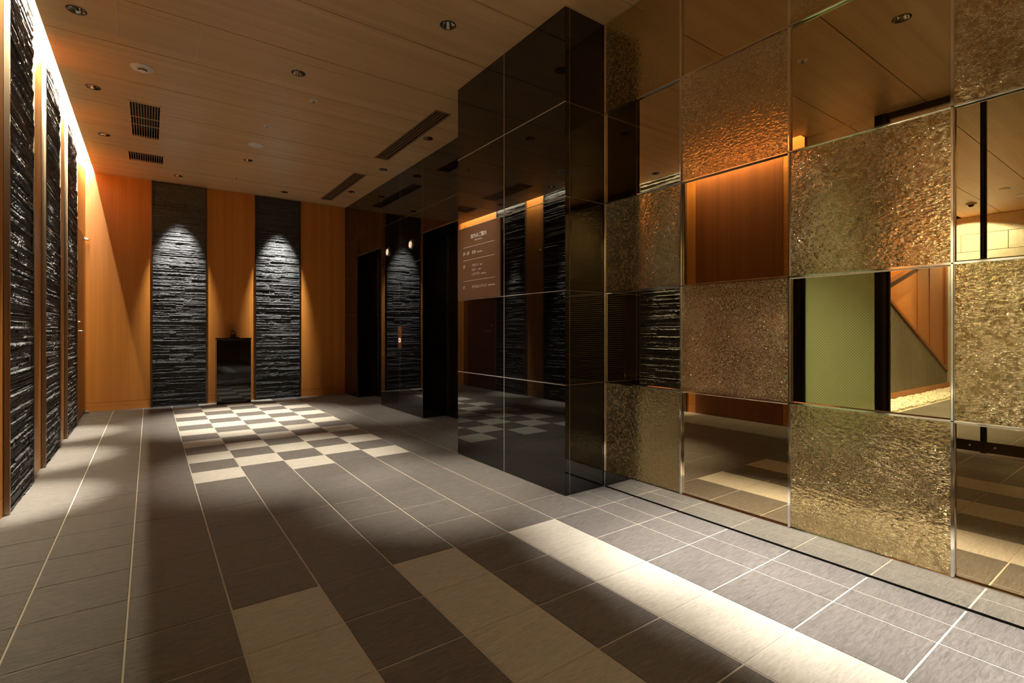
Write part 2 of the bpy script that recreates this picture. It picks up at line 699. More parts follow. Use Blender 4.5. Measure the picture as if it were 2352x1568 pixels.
# ------------------------------------------------------------------ ceiling
ceiling = struct(obj('ceiling', B(XV, 3.4, YB, YF, ZS, ZS + 0.03), 'wood_ceil'), 'brown timber veneer ceiling of wide boards with recessed lights')
cut = MB()
HOLE = 0.0455
ALL_DL = [(x, y, p) for x, y, p, h in DOWN] + [(0.30, 7.69, 300), (1.555, 7.70, 300)] + \
         [(2.11, y, 300) for y in (1.66, 1.15, 0.55, -0.05)] + [(0.6, -1.2, 60), (-0.33, -1.2, 300)]
for x, y, p in ALL_DL:
    cut.lathe([(0.0001, -0.05), (HOLE, -0.05), (HOLE, 0.05), (0.0001, 0.05)], 28, x, y, ZC)
GR1 = (-0.142, 0.080, 5.42, 6.36)
GR2 = (-0.190, 0.130, 6.93, 7.27)
SL1 = (2.085, 2.220, 4.06, 5.55)
SL2 = (2.085, 2.220, 6.27, 7.77)
for g in (GR1, GR2, SL1, SL2):
    cut.box(g[0], g[1], g[2], g[3], ZC - 0.05, ZC + 0.05)
cutter = link('cutter', cut.mesh('cutter', 'black'))
lines = [YF, 8.04, 7.433, 6.826, 6.212, 5.60, 4.997, 4.392, 3.79, 3.190, 2.580, 2.06, 1.445, 0.835, 0.225, -0.385, -0.995, -1.605, -2.215, YB]
boards = []
for a, b in zip(lines[:-1], lines[1:]):
    g = 0.0034
    if b >= 2.57:
        x0, x1 = -0.556, 3.0
        m_ = B(x0, x1, b + g, a - g, ZC, ZC + 0.014)
    elif b > 2.0:
        m_ = B(-0.556, 3.0, b + g, a - g, ZC, ZC + 0.014)
        m_.box(XV, XL - 0.06, b + g, a - g, ZC, ZC + 0.014)
        m_.box(XL - 0.06, -0.556, b + g, 2.43, ZC, ZC + 0.014)
    else:
        m_ = B(XV, 3.0, b + g, a - g, ZC, ZC + 0.014)
    o = obj('ceiling_board', m_, 'wood_ceil', ceiling)
    md = o.modifiers.new('holes', 'BOOLEAN')
    md.operation = 'DIFFERENCE'
    md.solver = 'EXACT'
    md.object = cutter
    boards.append(o)
bpy.context.view_layer.update()
dg = bpy.context.evaluated_depsgraph_get()
for o in boards:
    me = bpy.data.meshes.new_from_object(o.evaluated_get(dg))
    me.name = 'ceiling_board'
    o.modifiers.clear()
    o.data = me
    me.materials.clear()
    me.materials.append(M['wood_ceil'])
bpy.data.objects.remove(cutter)
obj('recess_soffit', B(XL - 0.06, -0.556, 2.43, YF, ZS - 0.004, ZS - 0.0005), 'recess_shade', ceiling)
# fascia that closes the light recess, end piece of the recess
obj('recess_fascia', B(-0.556, -0.540, 2.42, YF, ZC + 0.014, ZS), 'wood_ceil', ceiling)
obj('recess_end', B(-0.70, -0.556, 2.42, 2.435, ZC, ZS), 'wood_ceil', ceiling)
# inspection hatches: thin trims let into the boards
for (x0, x1, y0, y1) in ((-0.163, 0.275, 3.86, 4.297), (1.74, 2.065, 5.69, 6.17)):
    h = obj('access_hatch', B(x0 + .003, x1 - .003, y0 + .003, y1 - .003, ZC - 0.0012, ZC - 0.0002), 'wood_ceil', ceiling)
    k = MB()
    k.box(x0 - .004, x0, y0, y1, ZC - 0.0025, ZC - 0.0002).box(x1, x1 + .004, y0, y1, ZC - 0.0025, ZC - 0.0002)
    obj('hatch_edge', k, 'joint', h)

# ------------------------------------------------------------------ wall behind, unseen shell
struct(obj('wall_back', B(XV, 3.4, YB - 0.05, YB, 0, ZS), 'wood_wall'), 'plain timber wall behind the camera position')

# ------------------------------------------------------------------ far wall
wall_far = struct(obj('wall_far', B(-0.75, 3.4, YF + 0.0102, YF + 0.05, 0, ZS), 'black'), 'far timber wall with two black stone panels')
for (x0, x1) in ((-0.70, 0.026), (0.640, 1.244), (1.860, XE)):
    obj('wood_panel', B(x0 + 0.0015, x1 - 0.0015, YF, YF + 0.01, 0.108, ZC if x0 > -0.6 else ZS), 'wood_wall', wall_far)
    obj('baseboard', B(x0 + 0.0015, x1 - 0.0015, YF, YF + 0.01, 0.0, 0.105), 'wood_base', wall_far)


# ------------------------------------------------------------------ stone panels
def stone_shape(L, H, depth):
    """one split stone, front at y=-depth.., local x 0..L, z 0..H"""
    nx = max(3, int(L / 0.021))
    v, f = [], []
    zs = (0.0, 0.5 * H, H)
    tilt = random.choice((0.0, 0.15, 0.35, 0.6))
    for k, z in enumerate(zs):
        for i in range(nx + 1):
            j = random.uniform(-0.0018, 0.0018)
            p = (0.86, 1.0, 1.0 - tilt)[k]
            zz = z + (random.uniform(-0.12, 0.12) * H if k == 1 else 0)
            v.append((L * i / nx, -(depth * p + j), zz))
    n = nx + 1
    for k in range(2):
        for i in range(nx):
            f.append((k * n + i, k * n + i + 1, (k + 1) * n + i + 1, (k + 1) * n + i))
    b = len(v)
    for z in (0, H):
        for x_ in (0, L):
            v.append((x_, 0, z))
    f.append(tuple([b + 2, b + 3] + [2 * n + i for i in range(nx, -1, -1)]))
    f.append(tuple([b, b + 1] + [i for i in range(nx, -1, -1)]))
    f.append((b, b + 2, 2 * n, n, 0))
    f.append((b + 1, b + 3, 2 * n + nx, n + nx, nx))
    return v, f


VAR = {}


def variant(L):
    key = round(L * 20) / 20
    key = max(key, 0.05)
    if key not in VAR:
        VAR[key] = []
        for _ in range(5):
            v, f = stone_shape(key, 0.02, 0.012)
            VAR[key].append(MB().add(v, f).mesh('ledge_stone', 'stone'))
    return key, random.choice(VAR[key])


def stone_panel(w_, h_, label, loc, rot, single, group):
    t = thing('stone_panel', label, 'stone panel', loc, rot, group)
    obj('backing', B(0, w_, -0.004, 0.0, 0, h_), 'black', t)
    for x_ in (-0.002, w_ - 0.010):
        obj('edge_trim', B(x_, x_ + 0.012, -0.024, 0.0, 0, h_), 'edge_metal' if rot[2] else 'dark_metal', t)
    z = 0.004
    heap = MB()
    n = 0
    row_off = 0
    while z < h_ - 0.012:
        H = random.choice((0.010, 0.012, 0.015, 0.018, 0.022)) if single else random.choice((0.008, 0.011, 0.014, 0.017, 0.021))
        x_ = 0.010
        end = w_ - 0.010
        base = random.uniform(0.008, 0.022)
        while x_ < end - 0.001:
            L = random.choice((0.15, 0.25, 0.3, 0.4, 0.45)) if single else random.choice((0.08, 0.12, 0.18, 0.25, 0.35))
            if x_ + L > end - 0.07:
                L = end - x_
            dep = min(0.027, max(0.005, base + random.uniform(-0.006, 0.006)))
            if single and n < 296:
                key, me = variant(L)
                o = link('ledge_stone', me, t, (x_, 0, z))
                o.scale = (L / key, dep / 0.012, (H - 0.0012) / 0.02)
                n += 1
            else:
                v, f = stone_shape(L - 0.0006, H - 0.001, dep)
                heap.add([(a + x_, b_, c + z) for a, b_, c in v], f)
            x_ += L
        z += H
    if heap.v:
        o = obj('ledge_stones', heap, 'stone', t)
        o['kind'] = 'stuff'
    return t


stone_panel(0.614, ZC - 0.001, 'tall black split stone panel on the far wall, left of the black cabinet', (0.026, YF - 0.0015, 0), (0, 0, 0), False, 'black stone panels on the far wall')
stone_panel(0.616, ZC - 0.001, 'tall black split stone panel on the far wall, right of the black cabinet', (1.244, YF - 0.0015, 0), (0, 0, 0), False, 'black stone panels on the far wall')
R90 = (0, 0, math.radians(90))
stone_panel(0.725, 3.085, 'tall black split stone panel on the left wall, nearest the camera', (XL + 0.0015, 3.825, 0), R90, True, 'black stone panels on the left wall')
stone_panel(0.770, 3.085, 'tall black split stone panel on the left wall, middle of the three', (XL + 0.0015, 5.003, 0), R90, True, 'black stone panels on the left wall')
stone_panel(0.800, 3.085, 'tall black split stone panel on the left wall, beside the timber door', (XL + 0.0015, 6.215, 0), R90, False, 'black stone panels on the left wall')

# ------------------------------------------------------------------ left wall
wall_left = struct(obj('wall_left', B(XL - 0.06, XL - 0.012, 2.58, YF, 0, ZS), 'black'), 'left timber wall with three black stone panels')
for (y0, y1, base) in ((3.70, 3.823, True), (4.550, 5.001, True), (5.773, 6.213, True), (7.015, 7.09, True), (7.98, YF, True)):
    obj('wood_panel', B(XL - 0.012, XL, y0 + 0.001, y1 - 0.001, 0.108, ZS), 'wood_wall', wall_left)
    obj('baseboard', B(XL - 0.012, XL, y0 + 0.001, y1 - 0.001, 0, 0.105), 'wood_base', wall_left)
obj('wood_panel', B(XL - 0.012, XL, 2.655, 3.697, 0.004, ZS), 'wood_door', wall_left)  # door-like panel; its darker veneer also stands in for shade
obj('wood_panel', B(XL - 0.012, XL, 7.09, 7.98, 2.145, ZS), 'wood_wall', wall_left)
obj('end_return', B(XL - 0.06, XL - 0.002, 2.60, 2.652, 0, 2.87), 'wood_base', wall_left)
obj('door_head', B(XL - 0.06, XL - 0.001, 2.437, 2.652, 2.872, ZS), 'wood_base', wall_left)
tag(obj('wall_sensor', MB().lathe([(0.0001, 0.016), (0.009, 0.015), (0.014, 0.008), (0.014, 0)], 16).rot(Matrix.Rotation(math.radians(90), 4, 'Y')), 'white', loc=(XL, 5.86, 2.20), smooth=True),
    'tiny white round sensor on the left timber wall between stone panels', 'sensor')

door = struct(thing('door_1', 'flush timber service door in the left wall corner', 'x'))
del door['category']
obj('door_leaf', B(XL - 0.012, XL - 0.001, 7.094, 7.976, 0.008, 2.141), 'wood_door', door)
lv = MB().tube([(XL, 7.19, 1.0), (XL + 0.045, 7.19, 1.0), (XL + 0.05, 7.20, 1.0), (XL + 0.05, 7.33, 1.0)], 0.009, 10)
lv.tube([(XL - 0.001, 7.19, 1.0), (XL + 0.008, 7.19, 1.0)], 0.026, 20)
obj('lever_handle', lv, 'steel', door, smooth=False)
lk = MB().tube([(XL - 0.001, 7.19, 1.10), (XL + 0.012, 7.19, 1.10)], 0.024, 20).tube([(XL, 7.19, 1.10), (XL + 0.03, 7.19, 1.10)], 0.009, 10)
obj('lock', lk, 'steel', door)
for z in (2.10, 0.012):
    obj('pivot_hinge', B(XL, XL + 0.045, 7.955, 8.035, z, z + 0.028), 'steel', door, bevel=0.003)

# ------------------------------------------------------------------ black pillar and lift wall
ROWS = [0.0, 0.671, 1.247, 1.818, 2.393, ZC]


def clad(root, kind, fixed, a0, a1, splits, rows, thick=0.012, skip=()):
    """panels of polished black glass; kind 'x': plane x=fixed facing -x, 'y': plane y=fixed facing -y"""
    cuts = [a0] + splits + [a1]
    g = 0.0016
    for (p, q) in zip(cuts[:-1], cuts[1:]):
        for r0, r1 in zip(rows[:-1], rows[1:]):
            if (round(p, 3), round(r0, 3)) in skip:
                continue
            z0 = r0 + (g if r0 > 0 else 0.002)
            if kind == 'x':
                m_ = B(fixed, fixed + thick, p + g, q - g, z0, r1 - g)
            else:
                m_ = B(p + g, q - g, fixed, fixed + thick, z0, r1 - g)
            obj('black_panel', m_, 'black_glass', root)


pillar = struct(obj('pillar', B(XP + 0.013, XE + 0.3, YP0 + 0.013, YP1, 0, ZC), 'black'), 'square pillar clad in polished black panels')
clad(pillar, 'x', XP, YP0, YP1, [2.947], ROWS, skip={(2.947, 1.247)})
obj('black_panel', B(XP, XP + .006, 2.9486, YP1 - .0016, 1.249, 1.816), 'black_glass', pillar)
clad(pillar, 'y', YP0, XP + 0.0005, XM, [XP + 0.034], ROWS)
for z in ROWS[1:-1]:
    obj('joint_strip', B(XP - 0.0012, XP + 0.006, YP0, YP1, z - 0.0028, z + 0.0028), 'joint', pillar)
    obj('joint_strip', B(XP + 0.007, XM, YP0 - 0.0012, YP0 + 0.006, z - 0.002, z + 0.002), 'joint_dark', pillar)
obj('joint_strip', B(XP - 0.0012, XP + 0.006, 2.9442, 2.9498, 0.002, ZC), 'joint', pillar)
obj('joint_strip', B(XP + 0.0315, XP + 0.0365, YP0 - 0.0012, YP0 + 0.006, 0.002, ZC), 'joint_dark', pillar)

OP = [(4.50 - 0.20, 5.30), (6.575, 7.54)]     # openings of the lifts
ZD = 2.126
wall_lift = struct(obj('wall_right', B(XE + 0.32, XE + 0.42, YP1, YF, 0, ZC), 'black'), 'right wall of polished black panels with two lift openings')
RW = [0.0, 0.671, 1.247, 1.818, ZD, 2.393, ZC]
clad(wall_lift, 'x', XE, OP[1][1], YF, [], ROWS)
clad(wall_lift, 'x', XE, OP[0][1], OP[1][0], [5.948], ROWS)
clad(wall_lift, 'x', XE, YP1, OP[0][0], [], ROWS)
for y0, y1 in OP:
    clad(wall_lift, 'x', XE, y0, y1, [], [ZD, 2.393, ZC])
    clad(wall_lift, 'y', y1, XE + 0.012, XE + 0.30, [], [0, .671, 1.247, 1.818, ZD])
    obj('soffit_panel', B(XE + .013, XE + 0.30, y0, y1, ZD, ZD + .012), 'black_glass', wall_lift)
    obj('reveal_panel', B(XE + .013, XE + 0.30, y0 - .012, y0, 0, ZD), 'black_glass', wall_lift)
for z in ROWS[1:-1]:
    for a, b in ((YP1, OP[0][0]), (OP[0][1], OP[1][0]), (OP[1][1], YF)):
        if z < ZD:
            obj('joint_strip', B(XE - 0.001, XE + 0.006, a, b, z - 0.0022, z + 0.0022), 'joint_dark', wall_lift)
    if z > ZD:
        obj('joint_strip', B(XE - 0.001, XE + 0.006, YP1, YF, z - 0.0022, z + 0.0022), 'joint_dark', wall_lift)
for y0, y1 in OP:
    obj('lintel_strip', B(XE - 0.003, XE + 0.010, y0, y1, ZD - 0.006, ZD + 0.003), 'joint_dark', wall_lift)
for y in (7.54, 6.575, 5.948, 5.30, 4.30):
    obj('joint_strip', B(XE - 0.001, XE + 0.006, y - 0.0022, y + 0.0022, 0.002, ZC), 'joint_dark', wall_lift)

for n, (y0, y1) in enumerate(OP):
    d = struct(thing('door_%d' % (n + 2), ('bronze lift door in the opening nearer the camera', 'bronze lift door in the opening near the far wall')[n], 'x'))
    del d['category']
    x_ = XE + 0.305
    obj('door_jamb', B(x_, x_ + .014, y1 - 0.035, y1 - 0.001, 0, ZD - .002), 'joint_dark', d)
    obj('door_jamb', B(x_, x_ + .014, y0 + 0.001, y0 + 0.035, 0, ZD - .002), 'joint_dark', d)
    ym = (y0 + y1) / 2
    obj('door_leaf', B(XE + .315, XE + .319, y0 + .036, ym - .002, 0.004, ZD - .01), 'lift_door', d)
    obj('door_leaf', B(XE + .315, XE + .319, ym + .002, y1 - .036, 0.004, ZD - .01), 'lift_door', d)
    obj('threshold', B(XE + .29, XE + .32, y0, y1, 0.0005, 0.004), 'steel', d)


# lift lanterns: a round disc split by a slot, with a small pointed bracket
def lantern(y, z, label):
    t = thing('lift_lantern', label, 'lift lantern', (XE, y, z), (0, 0, 0), 'lift lanterns on the black wall')
    R = Matrix.Rotation(math.radians(-90), 4, 'Y')
    obj('bezel', MB().lathe([(0.036, 0), (0.052, 0), (0.052, 0.010), (0.047, 0.014), (0.036, 0.010)], 28, close=True).rot(R), 'steel', t)
    for s_ in (-1, 1):
        pts = [(0.0, 0.0)]
        m_ = MB()
        a0 = math.radians(14)
        arc = [(s_ * 0.044 * math.cos(a), 0.044 * math.sin(a)) for a in [(-math.pi / 2 + a0) + (math.pi - 2 * a0) * k / 14 for k in range(15)]]
        vv = [(-0.012, p, q) for p, q in arc] + [(-0.003, p, q) for p, q in arc]
        n_ = len(arc)
        ff = [tuple(range(n_)), tuple(range(2 * n_ - 1, n_ - 1, -1))] + [(k, (k + 1) % n_, n_ + (k + 1) % n_, n_ + k) for k in range(n_)]
        m_.add(vv, ff)
        obj('glowing_half', m_, 'lantern', t)
    obj('back_plate', MB().lathe([(0.0001, 0.002), (0.040, 0.002), (0.040, 0.0)], 24).rot(R), 'black', t)
    for s_ in (-1, 1):
        obj('bracket', MB().tube([(-0.006, -0.040, s_ * 0.040), (-0.010, -0.046, s_ * 0.058)], 0.005, 8), 'steel', t)
    return t


lantern(6.335, 2.035, 'round glowing lift lantern on the black wall, beside the far opening')
lantern(5.615, 2.035, 'round glowing lift lantern on the black wall, beside the near opening')
t = thing('call_plate', 'copper lift call plate with one ring button on the black wall', 'button panel', (XE, 5.945, 0.79))
obj('plate', B(-0.004, 0, -0.056, 0.056, 0, 0.265), 'copper', t, bevel=0.0015)
R_ = Matrix.Rotation(math.radians(-90), 4, 'Y')
obj('button', MB().lathe([(0.016, 0), (0.030, 0), (0.030, 0.003), (0.016, 0.003)], 24, close=True).rot(Matrix.Translation((-0.004, 0, 0.095)) @ R_), 'lantern', t)
obj('button_cap', MB().lathe([(0.0001, 0.004), (0.014, 0.004), (0.014, 0)], 20).rot(Matrix.Translation((-0.004, 0, 0.095)) @ R_), 'steel', t)
obj('key_switch', MB().lathe([(0.0001, 0.003), (0.009, 0.003), (0.009, 0)], 16).rot(Matrix.Translation((-0.004, 0, 0.205)) @ R_), 'steel', t)

# ------------------------------------------------------------------ sign
sx = XP
t = thing('directory_sign', 'bronze floor directory sign with white lettering on the black pillar', 'sign', (sx, 2.985, 1.250))
obj('plate', B(-0.010, 0.0, 0.0, 0.610, 0.0, 0.566), 'sign', t, bevel=0.0015)


def text(body, y_left, z_base, height, width=None, bold=0.0):
    c = bpy.data.curves.new('lettering', 'FONT')
    c.body = body
    c.size = 1.0
    c.extrude = 0.0
    c.offset = bold
    o = bpy.data.objects.new('lettering', c)
    C.objects.link(o)
    bpy.context.view_layer.update()
    dg_ = bpy.context.evaluated_depsgraph_get()
    me = bpy.data.meshes.new_from_object(o.evaluated_get(dg_))
    bpy.data.objects.remove(o)
    xs = [v.co.x for v in me.vertices]
    ys = [v.co.y for v in me.vertices]
    x0, x1_, y0, y1_ = min(xs), max(xs), min(ys), max(ys)
    sy = height / (y1_ - y0)
    sxx = (width / (x1_ - x0)) if width else sy
    for v in me.vertices:
        # runs toward -y in the world (left to right as seen from the lobby)
        v.co = Vector((-0.0112, -(v.co.x - x0) * sxx, (v.co.y - y0) * sy))
    me.materials.clear()
    me.materials.append(M['lettering'])
    me.name = 'lettering'
    o = link('lettering', me, t, (0, y_left - 2.985, z_base - 1.250))
    return o


text('館内のご案内', 3.388, 1.719, 0.035, 0.222, 0.008)
text('Information', 3.330, 1.697, 0.014, 0.106)
for z in (1.660, 1.558, 1.3935):
    obj('rule', B(-0.0112, -0.0098, 3.049 - 2.985, 3.504 - 2.985, z - 1.2512, z - 1.2492), 'lettering', t)
text('3F−15F', 3.504, 1.599, 0.024, 0.094)
text('客室', 3.369, 1.598, 0.026, 0.055)
text('Guest Room', 3.296, 1.601, 0.012, 0.074, 0.012)
text('2F', 3.504, 1.498, 0.022, 0.030)
text('フロント', 3.369, 1.500, 0.020, 0.092, 0.008)
text('Front', 3.254, 1.502, 0.011, 0.032, 0.012)
text('ロビー', 3.369, 1.466, 0.020, 0.067, 0.008)
text('Lobby', 3.278, 1.466, 0.013, 0.038, 0.012)
text('レストラン', 3.369, 1.431, 0.021, 0.113, 0.008)
text('Restaurant', 3.236, 1.432, 0.011, 0.066, 0.012)
text('1F', 3.504, 1.333, 0.022, 0.026)
text('ホテルエントランス', 3.369, 1.332, 0.023, 0.208, 0.008)
text('Hotel Entrance', 3.140, 1.336, 0.012, 0.092, 0.012)

# ------------------------------------------------------------------ mirror wall
YMs = [YP0 - 0.006 - 0.5778 * k for k in range(9)]       # rail positions, from the pillar towards the camera
YMs = [2.291, 1.7167, 1.1366, 0.5577, -0.020, -0.598, -1.176, -1.754, -2.332, YB]
ZMs = [0.1013, 0.671, 1.2466, 1.8177, 2.3928, ZC]
wm = struct(obj('wall_right', B(XM + 0.008, XM + 0.06, YB, YP0 + 0.01, 0, ZC), 'black'), 'right wall of bronze mirrors and moulded gold glass in a chrome grid')
for ci, (a, b) in enumerate(zip(YMs[:-1], YMs[1:])):
    for ri in range(5):
        z0, z1 = ZMs[ri], ZMs[ri + 1]
        row = 4 - ri
        tex = (ci + row) % 2 == 0
        if tex:
            obj('moulded_glass', B(XM - 0.006, XM + 0.008, b + 0.004, a - 0.004, z0 + 0.004, z1 - 0.004), 'textured', wm)
        else:
            # bevelled mirror pane
            q = 0.006
            v = [(XM + 0.004, b + .003, z0 + .003), (XM + 0.004, a - .003, z0 + .003), (XM + 0.004, a - .003, z1 - .003), (XM + 0.004, b + .003, z1 - .003),
                 (XM, b + .003 + q, z0 + .003 + q), (XM, a - .003 - q, z0 + .003 + q), (XM, a - .003 - q, z1 - .003 - q), (XM, b + .003 + q, z1 - .003 - q)]
            f = [(4, 5, 6, 7)] + [(k, (k + 1) % 4, 4 + (k + 1) % 4, 4 + k) for k in range(4)]
            obj('mirror_pane', MB().add(v, f), 'mirror', wm)


def rail(y0, y1, z0, z1):
    # chrome bar with a raised centre
    m_ = MB()
    m_.box(XF + 0.004, XM + 0.008, y0, y1, z0, z1)
    if y1 - y0 < z1 - z0:
        c = (y1 - y0) * 0.22
        m_.box(XF - 0.002, XF + 0.004, y0 + c, y1 - c, z0, z1)
    else:
        c = (z1 - z0) * 0.22
        m_.box(XF - 0.002, XF + 0.004, y0, y1, z0 + c, z1 - c)
    return m_


for k, y in enumerate(YMs[:-1]):
    obj('chrome_rail', rail(y - 0.0055, y + 0.0055, 0.1013 if k else 0.0, ZC), 'chrome', wm)
for z in ZMs[:-1]:
    obj('chrome_rail', rail(YB, YP0 - 0.002, z - 0.004, z + 0.004), 'chrome', wm)
obj('mirror_plinth', B(XM - 0.012, XM, YB, YP0 - 0.013, 0.010, 0.097), 'plinth', wm)
obj('shadow_gap', B(XM - 0.006, XM, YB, YP0 - 0.001, 0.0, 0.010), 'black', wm)


# ------------------------------------------------------------------ ceiling fittings
def downlight(x, y, lit, label, group='recessed downlights in the timber ceiling'):
    t = thing('downlight', label, 'downlight', (x, y, ZC), (0, 0, random.uniform(0, 1)), group)
    obj('rim', MB().lathe([(0.044, 0.001), (0.044, -0.0025), (0.049, -0.003), (0.052, -0.001), (0.052, 0.001)], 32, close=True), 'black_frame', t)
    obj('reflector', MB().lathe([(0.0445, 0.0), (0.041, 0.022), (0.035, 0.048), (0.027, 0.070), (0.016, 0.071)], 12), 'reflector', t)
    obj('lamp', MB().disc(0.017, 0.0695, 20), 'lamp_on' if lit else 'lamp_dim', t)
    return t


DL_LABEL = ['recessed downlight near the left wall recess, nearest the camera',
            'recessed downlight near the left wall, level with the middle stone panel',
            'recessed downlight near the left wall, left of the square vents',
            'bright recessed downlight in the middle of the ceiling, beyond the small sprinkler',
            'recessed downlight beyond the round ceiling speaker',
            'bright recessed downlight beside the black pillar top',
            'recessed downlight beside the near slot vent by the lift wall',
            'bright recessed downlight between the two slot vents',
            'recessed downlight beside the far slot vent by the lift wall',
            'recessed downlight seen only in the clear upper mirror',
            'recessed downlight above the left far stone panel',
            'recessed downlight above the right far stone panel',
            'recessed downlight close over the mirror wall, first from the black pillar',
            'recessed downlight close over the mirror wall, second from the black pillar',
            'recessed downlight close over the mirror wall, third from the black pillar',
            'recessed downlight close over the mirror wall, fourth from the black pillar',
            'recessed downlight behind the camera in the middle of the room',
            'unseen downlight added behind the camera to brighten the slatted screen']
for k, (x, y, p) in enumerate(ALL_DL):
    lb = DL_LABEL[k] if k < len(DL_LABEL) else 'recessed downlight out of view above the mirror wall or behind the camera'
    downlight(x, y, p > 150, lb)


def grille(g, nbars, cross, label, cat='ceiling vent', mat='wood_ceil', bw=0.0036):
    x0, x1, y0, y1 = g
    t = thing('ceiling_vent', label, cat, (x0, y0, ZC))
    w_, l_ = x1 - x0, y1 - y0
    fr = 0.014
    m_ = MB()
    m_.box(-fr, 0.003, -fr, l_ + fr, -0.004, 0.012).box(w_ - 0.003, w_ + fr, -fr, l_ + fr, -0.004, 0.012)
    m_.box(0.003, w_ - 0.003, -fr, 0.003, -0.004, 0.012).box(0.003, w_ - 0.003, l_ - 0.003, l_ + fr, -0.004, 0.012)
    obj('frame', m_, mat, t)
    bar = B(-bw / 2, bw / 2, 0.003, l_ - 0.003, -0.002, 0.016).mesh('slat', mat)
    for k in range(nbars):
        link('slat', bar, t, (w_ * (k + 1) / (nbars + 1), 0, 0))
    for c in cross:
        obj('cross_bar', B(0.003, w_ - 0.003, l_ * c - 0.003, l_ * c + 0.003, 0.000, 0.006), mat, t)
    bx = MB().box(0, w_, 0, l_, 0.06, 0.061)
    bx.box(0, 0.001, 0, l_, 0.012, 0.061).box(w_ - .001, w_, 0, l_, 0.012, 0.061).box(0, w_, 0, .001, 0.012, 0.061).box(0, w_, l_ - .001, l_, 0.012, 0.061)
    obj('duct_box', bx, 'black', t)
    return t


grille(GR1, 10, (0.40, 0.62), 'long timber framed ceiling vent with narrow bars')
grille(GR2, 14, (), 'short wide timber framed ceiling vent near the far wall')
grille(SL1, 3, (), 'slot air vent in the ceiling beside the lift wall, nearer the pillar', mat='vent_brown', bw=0.009)
grille(SL2, 3, (), 'slot air vent in the ceiling beside the lift wall, near the far wall', mat='vent_brown', bw=0.009)

t = thing('smoke_detector', 'round white smoke detector on the ceiling near the left wall', 'smoke detector', (-0.043, 4.688, ZC))
obj('base', MB().lathe([(0.0001, -0.010), (0.045, -0.010), (0.070, -0.007), (0.075, -0.001), (0.075, 0.0)], 36), 'white', t, smooth=True)
obj('chamber', MB().lathe([(0.036, -0.010), (0.036, -0.014), (0.030, -0.017), (0.030, -0.010)], 30, close=True), 'white', t)
obj('vent_gap', MB().lathe([(0.030, -0.012), (0.022, -0.026), (0.0001, -0.026)], 24), 'black', t)
obj('cap', MB().lathe([(0.0001, -0.030), (0.024, -0.028), (0.026, -0.024), (0.0001, -0.023)], 24), 'white', t)
tag(obj('ceiling_speaker', MB().lathe([(0.0001, -0.007), (0.060, -0.006), (0.066, -0.003), (0.071, -0.006), (0.076, -0.001), (0.076, 0)], 40), 'white', loc=(0.917, 5.929, ZC), smooth=True),
    'round flat cream ceiling speaker in the middle of the ceiling', 'speaker')
for (x, y, lb) in ((1.143, 4.497, 'small white ceiling sprinkler, nearest the camera'), (0.922, 5.323, 'small white ceiling sprinkler just before the round speaker'), (0.905, 7.318, 'small white ceiling sprinkler near the far wall'),
                   (0.912, 1.753, 'small white ceiling sprinkler seen in the upper clear mirror')):
    t = thing('sprinkler', lb, 'sprinkler', (x, y, ZC), (0, 0, 0), 'ceiling sprinklers')
    obj('escutcheon', MB().lathe([(0.012, -0.004), (0.026, -0.005), (0.036, -0.001), (0.036, 0), (0.012, 0)], 24, close=True), 'white', t, smooth=True)
    obj('head', MB().lathe([(0.0001, -0.018), (0.012, -0.018), (0.012, -0.015), (0.004, -0.013), (0.005, 0.0)], 16), 'steel', t)

# ------------------------------------------------------------------ cabinet and stand
t = thing('cabinet', 'waist high gloss black cabinet against the far wall', 'cabinet', (0.742, 7.905, 0))
obj('body', B(0, 0.418, 0, 0.205, 0.0, 0.885), 'gloss_black', t, bevel=0.003)
obj('top', B(-0.012, 0.424, -0.006, 0.205, 0.885, 0.905), 'gloss_black', t, bevel=0.003)
obj('door_gap', B(0.004, 0.414, -0.0006, 0.0, 0.868, 0.871), 'black', t)
t = thing('desk_phone', 'small black handset stand on top of the black cabinet', 'telephone', (0.96, 7.985, 0.905))
obj('base_plate', B(-0.062, 0.062, -0.05, 0.06, 0, 0.010), 'gloss_black', t, bevel=0.003)
obj('body', MB().add([(-0.045, -0.04, 0.01), (0.02, -0.04, 0.01), (0.02, 0.05, 0.01), (-0.045, 0.05, 0.01), (-0.045, -0.02, 0.035), (0.02, -0.02, 0.035), (0.02, 0.05, 0.06), (-0.045, 0.05, 0.06)],
                     [(0, 1, 5, 4), (1, 2, 6, 5), (2, 3, 7, 6), (3, 0, 4, 7), (4, 5, 6, 7), (0, 3, 2, 1)]), 'gloss_black', t, bevel=0.003)
obj('handset', MB().tube([(-0.040, 0.0, 0.075), (-0.036, 0.0, 0.088), (-0.020, 0.0, 0.095), (0.000, 0.0, 0.090), (0.010, 0.0, 0.072), (0.012, 0.0, 0.045)], 0.009, 10), 'gloss_black', t, smooth=True)
obj('cord', MB().tube([(0.012, 0.0, 0.046), (0.03, -0.005, 0.03), (0.045, 0.0, 0.014), (0.055, 0.01, 0.011)], 0.003, 6), 'black', t)

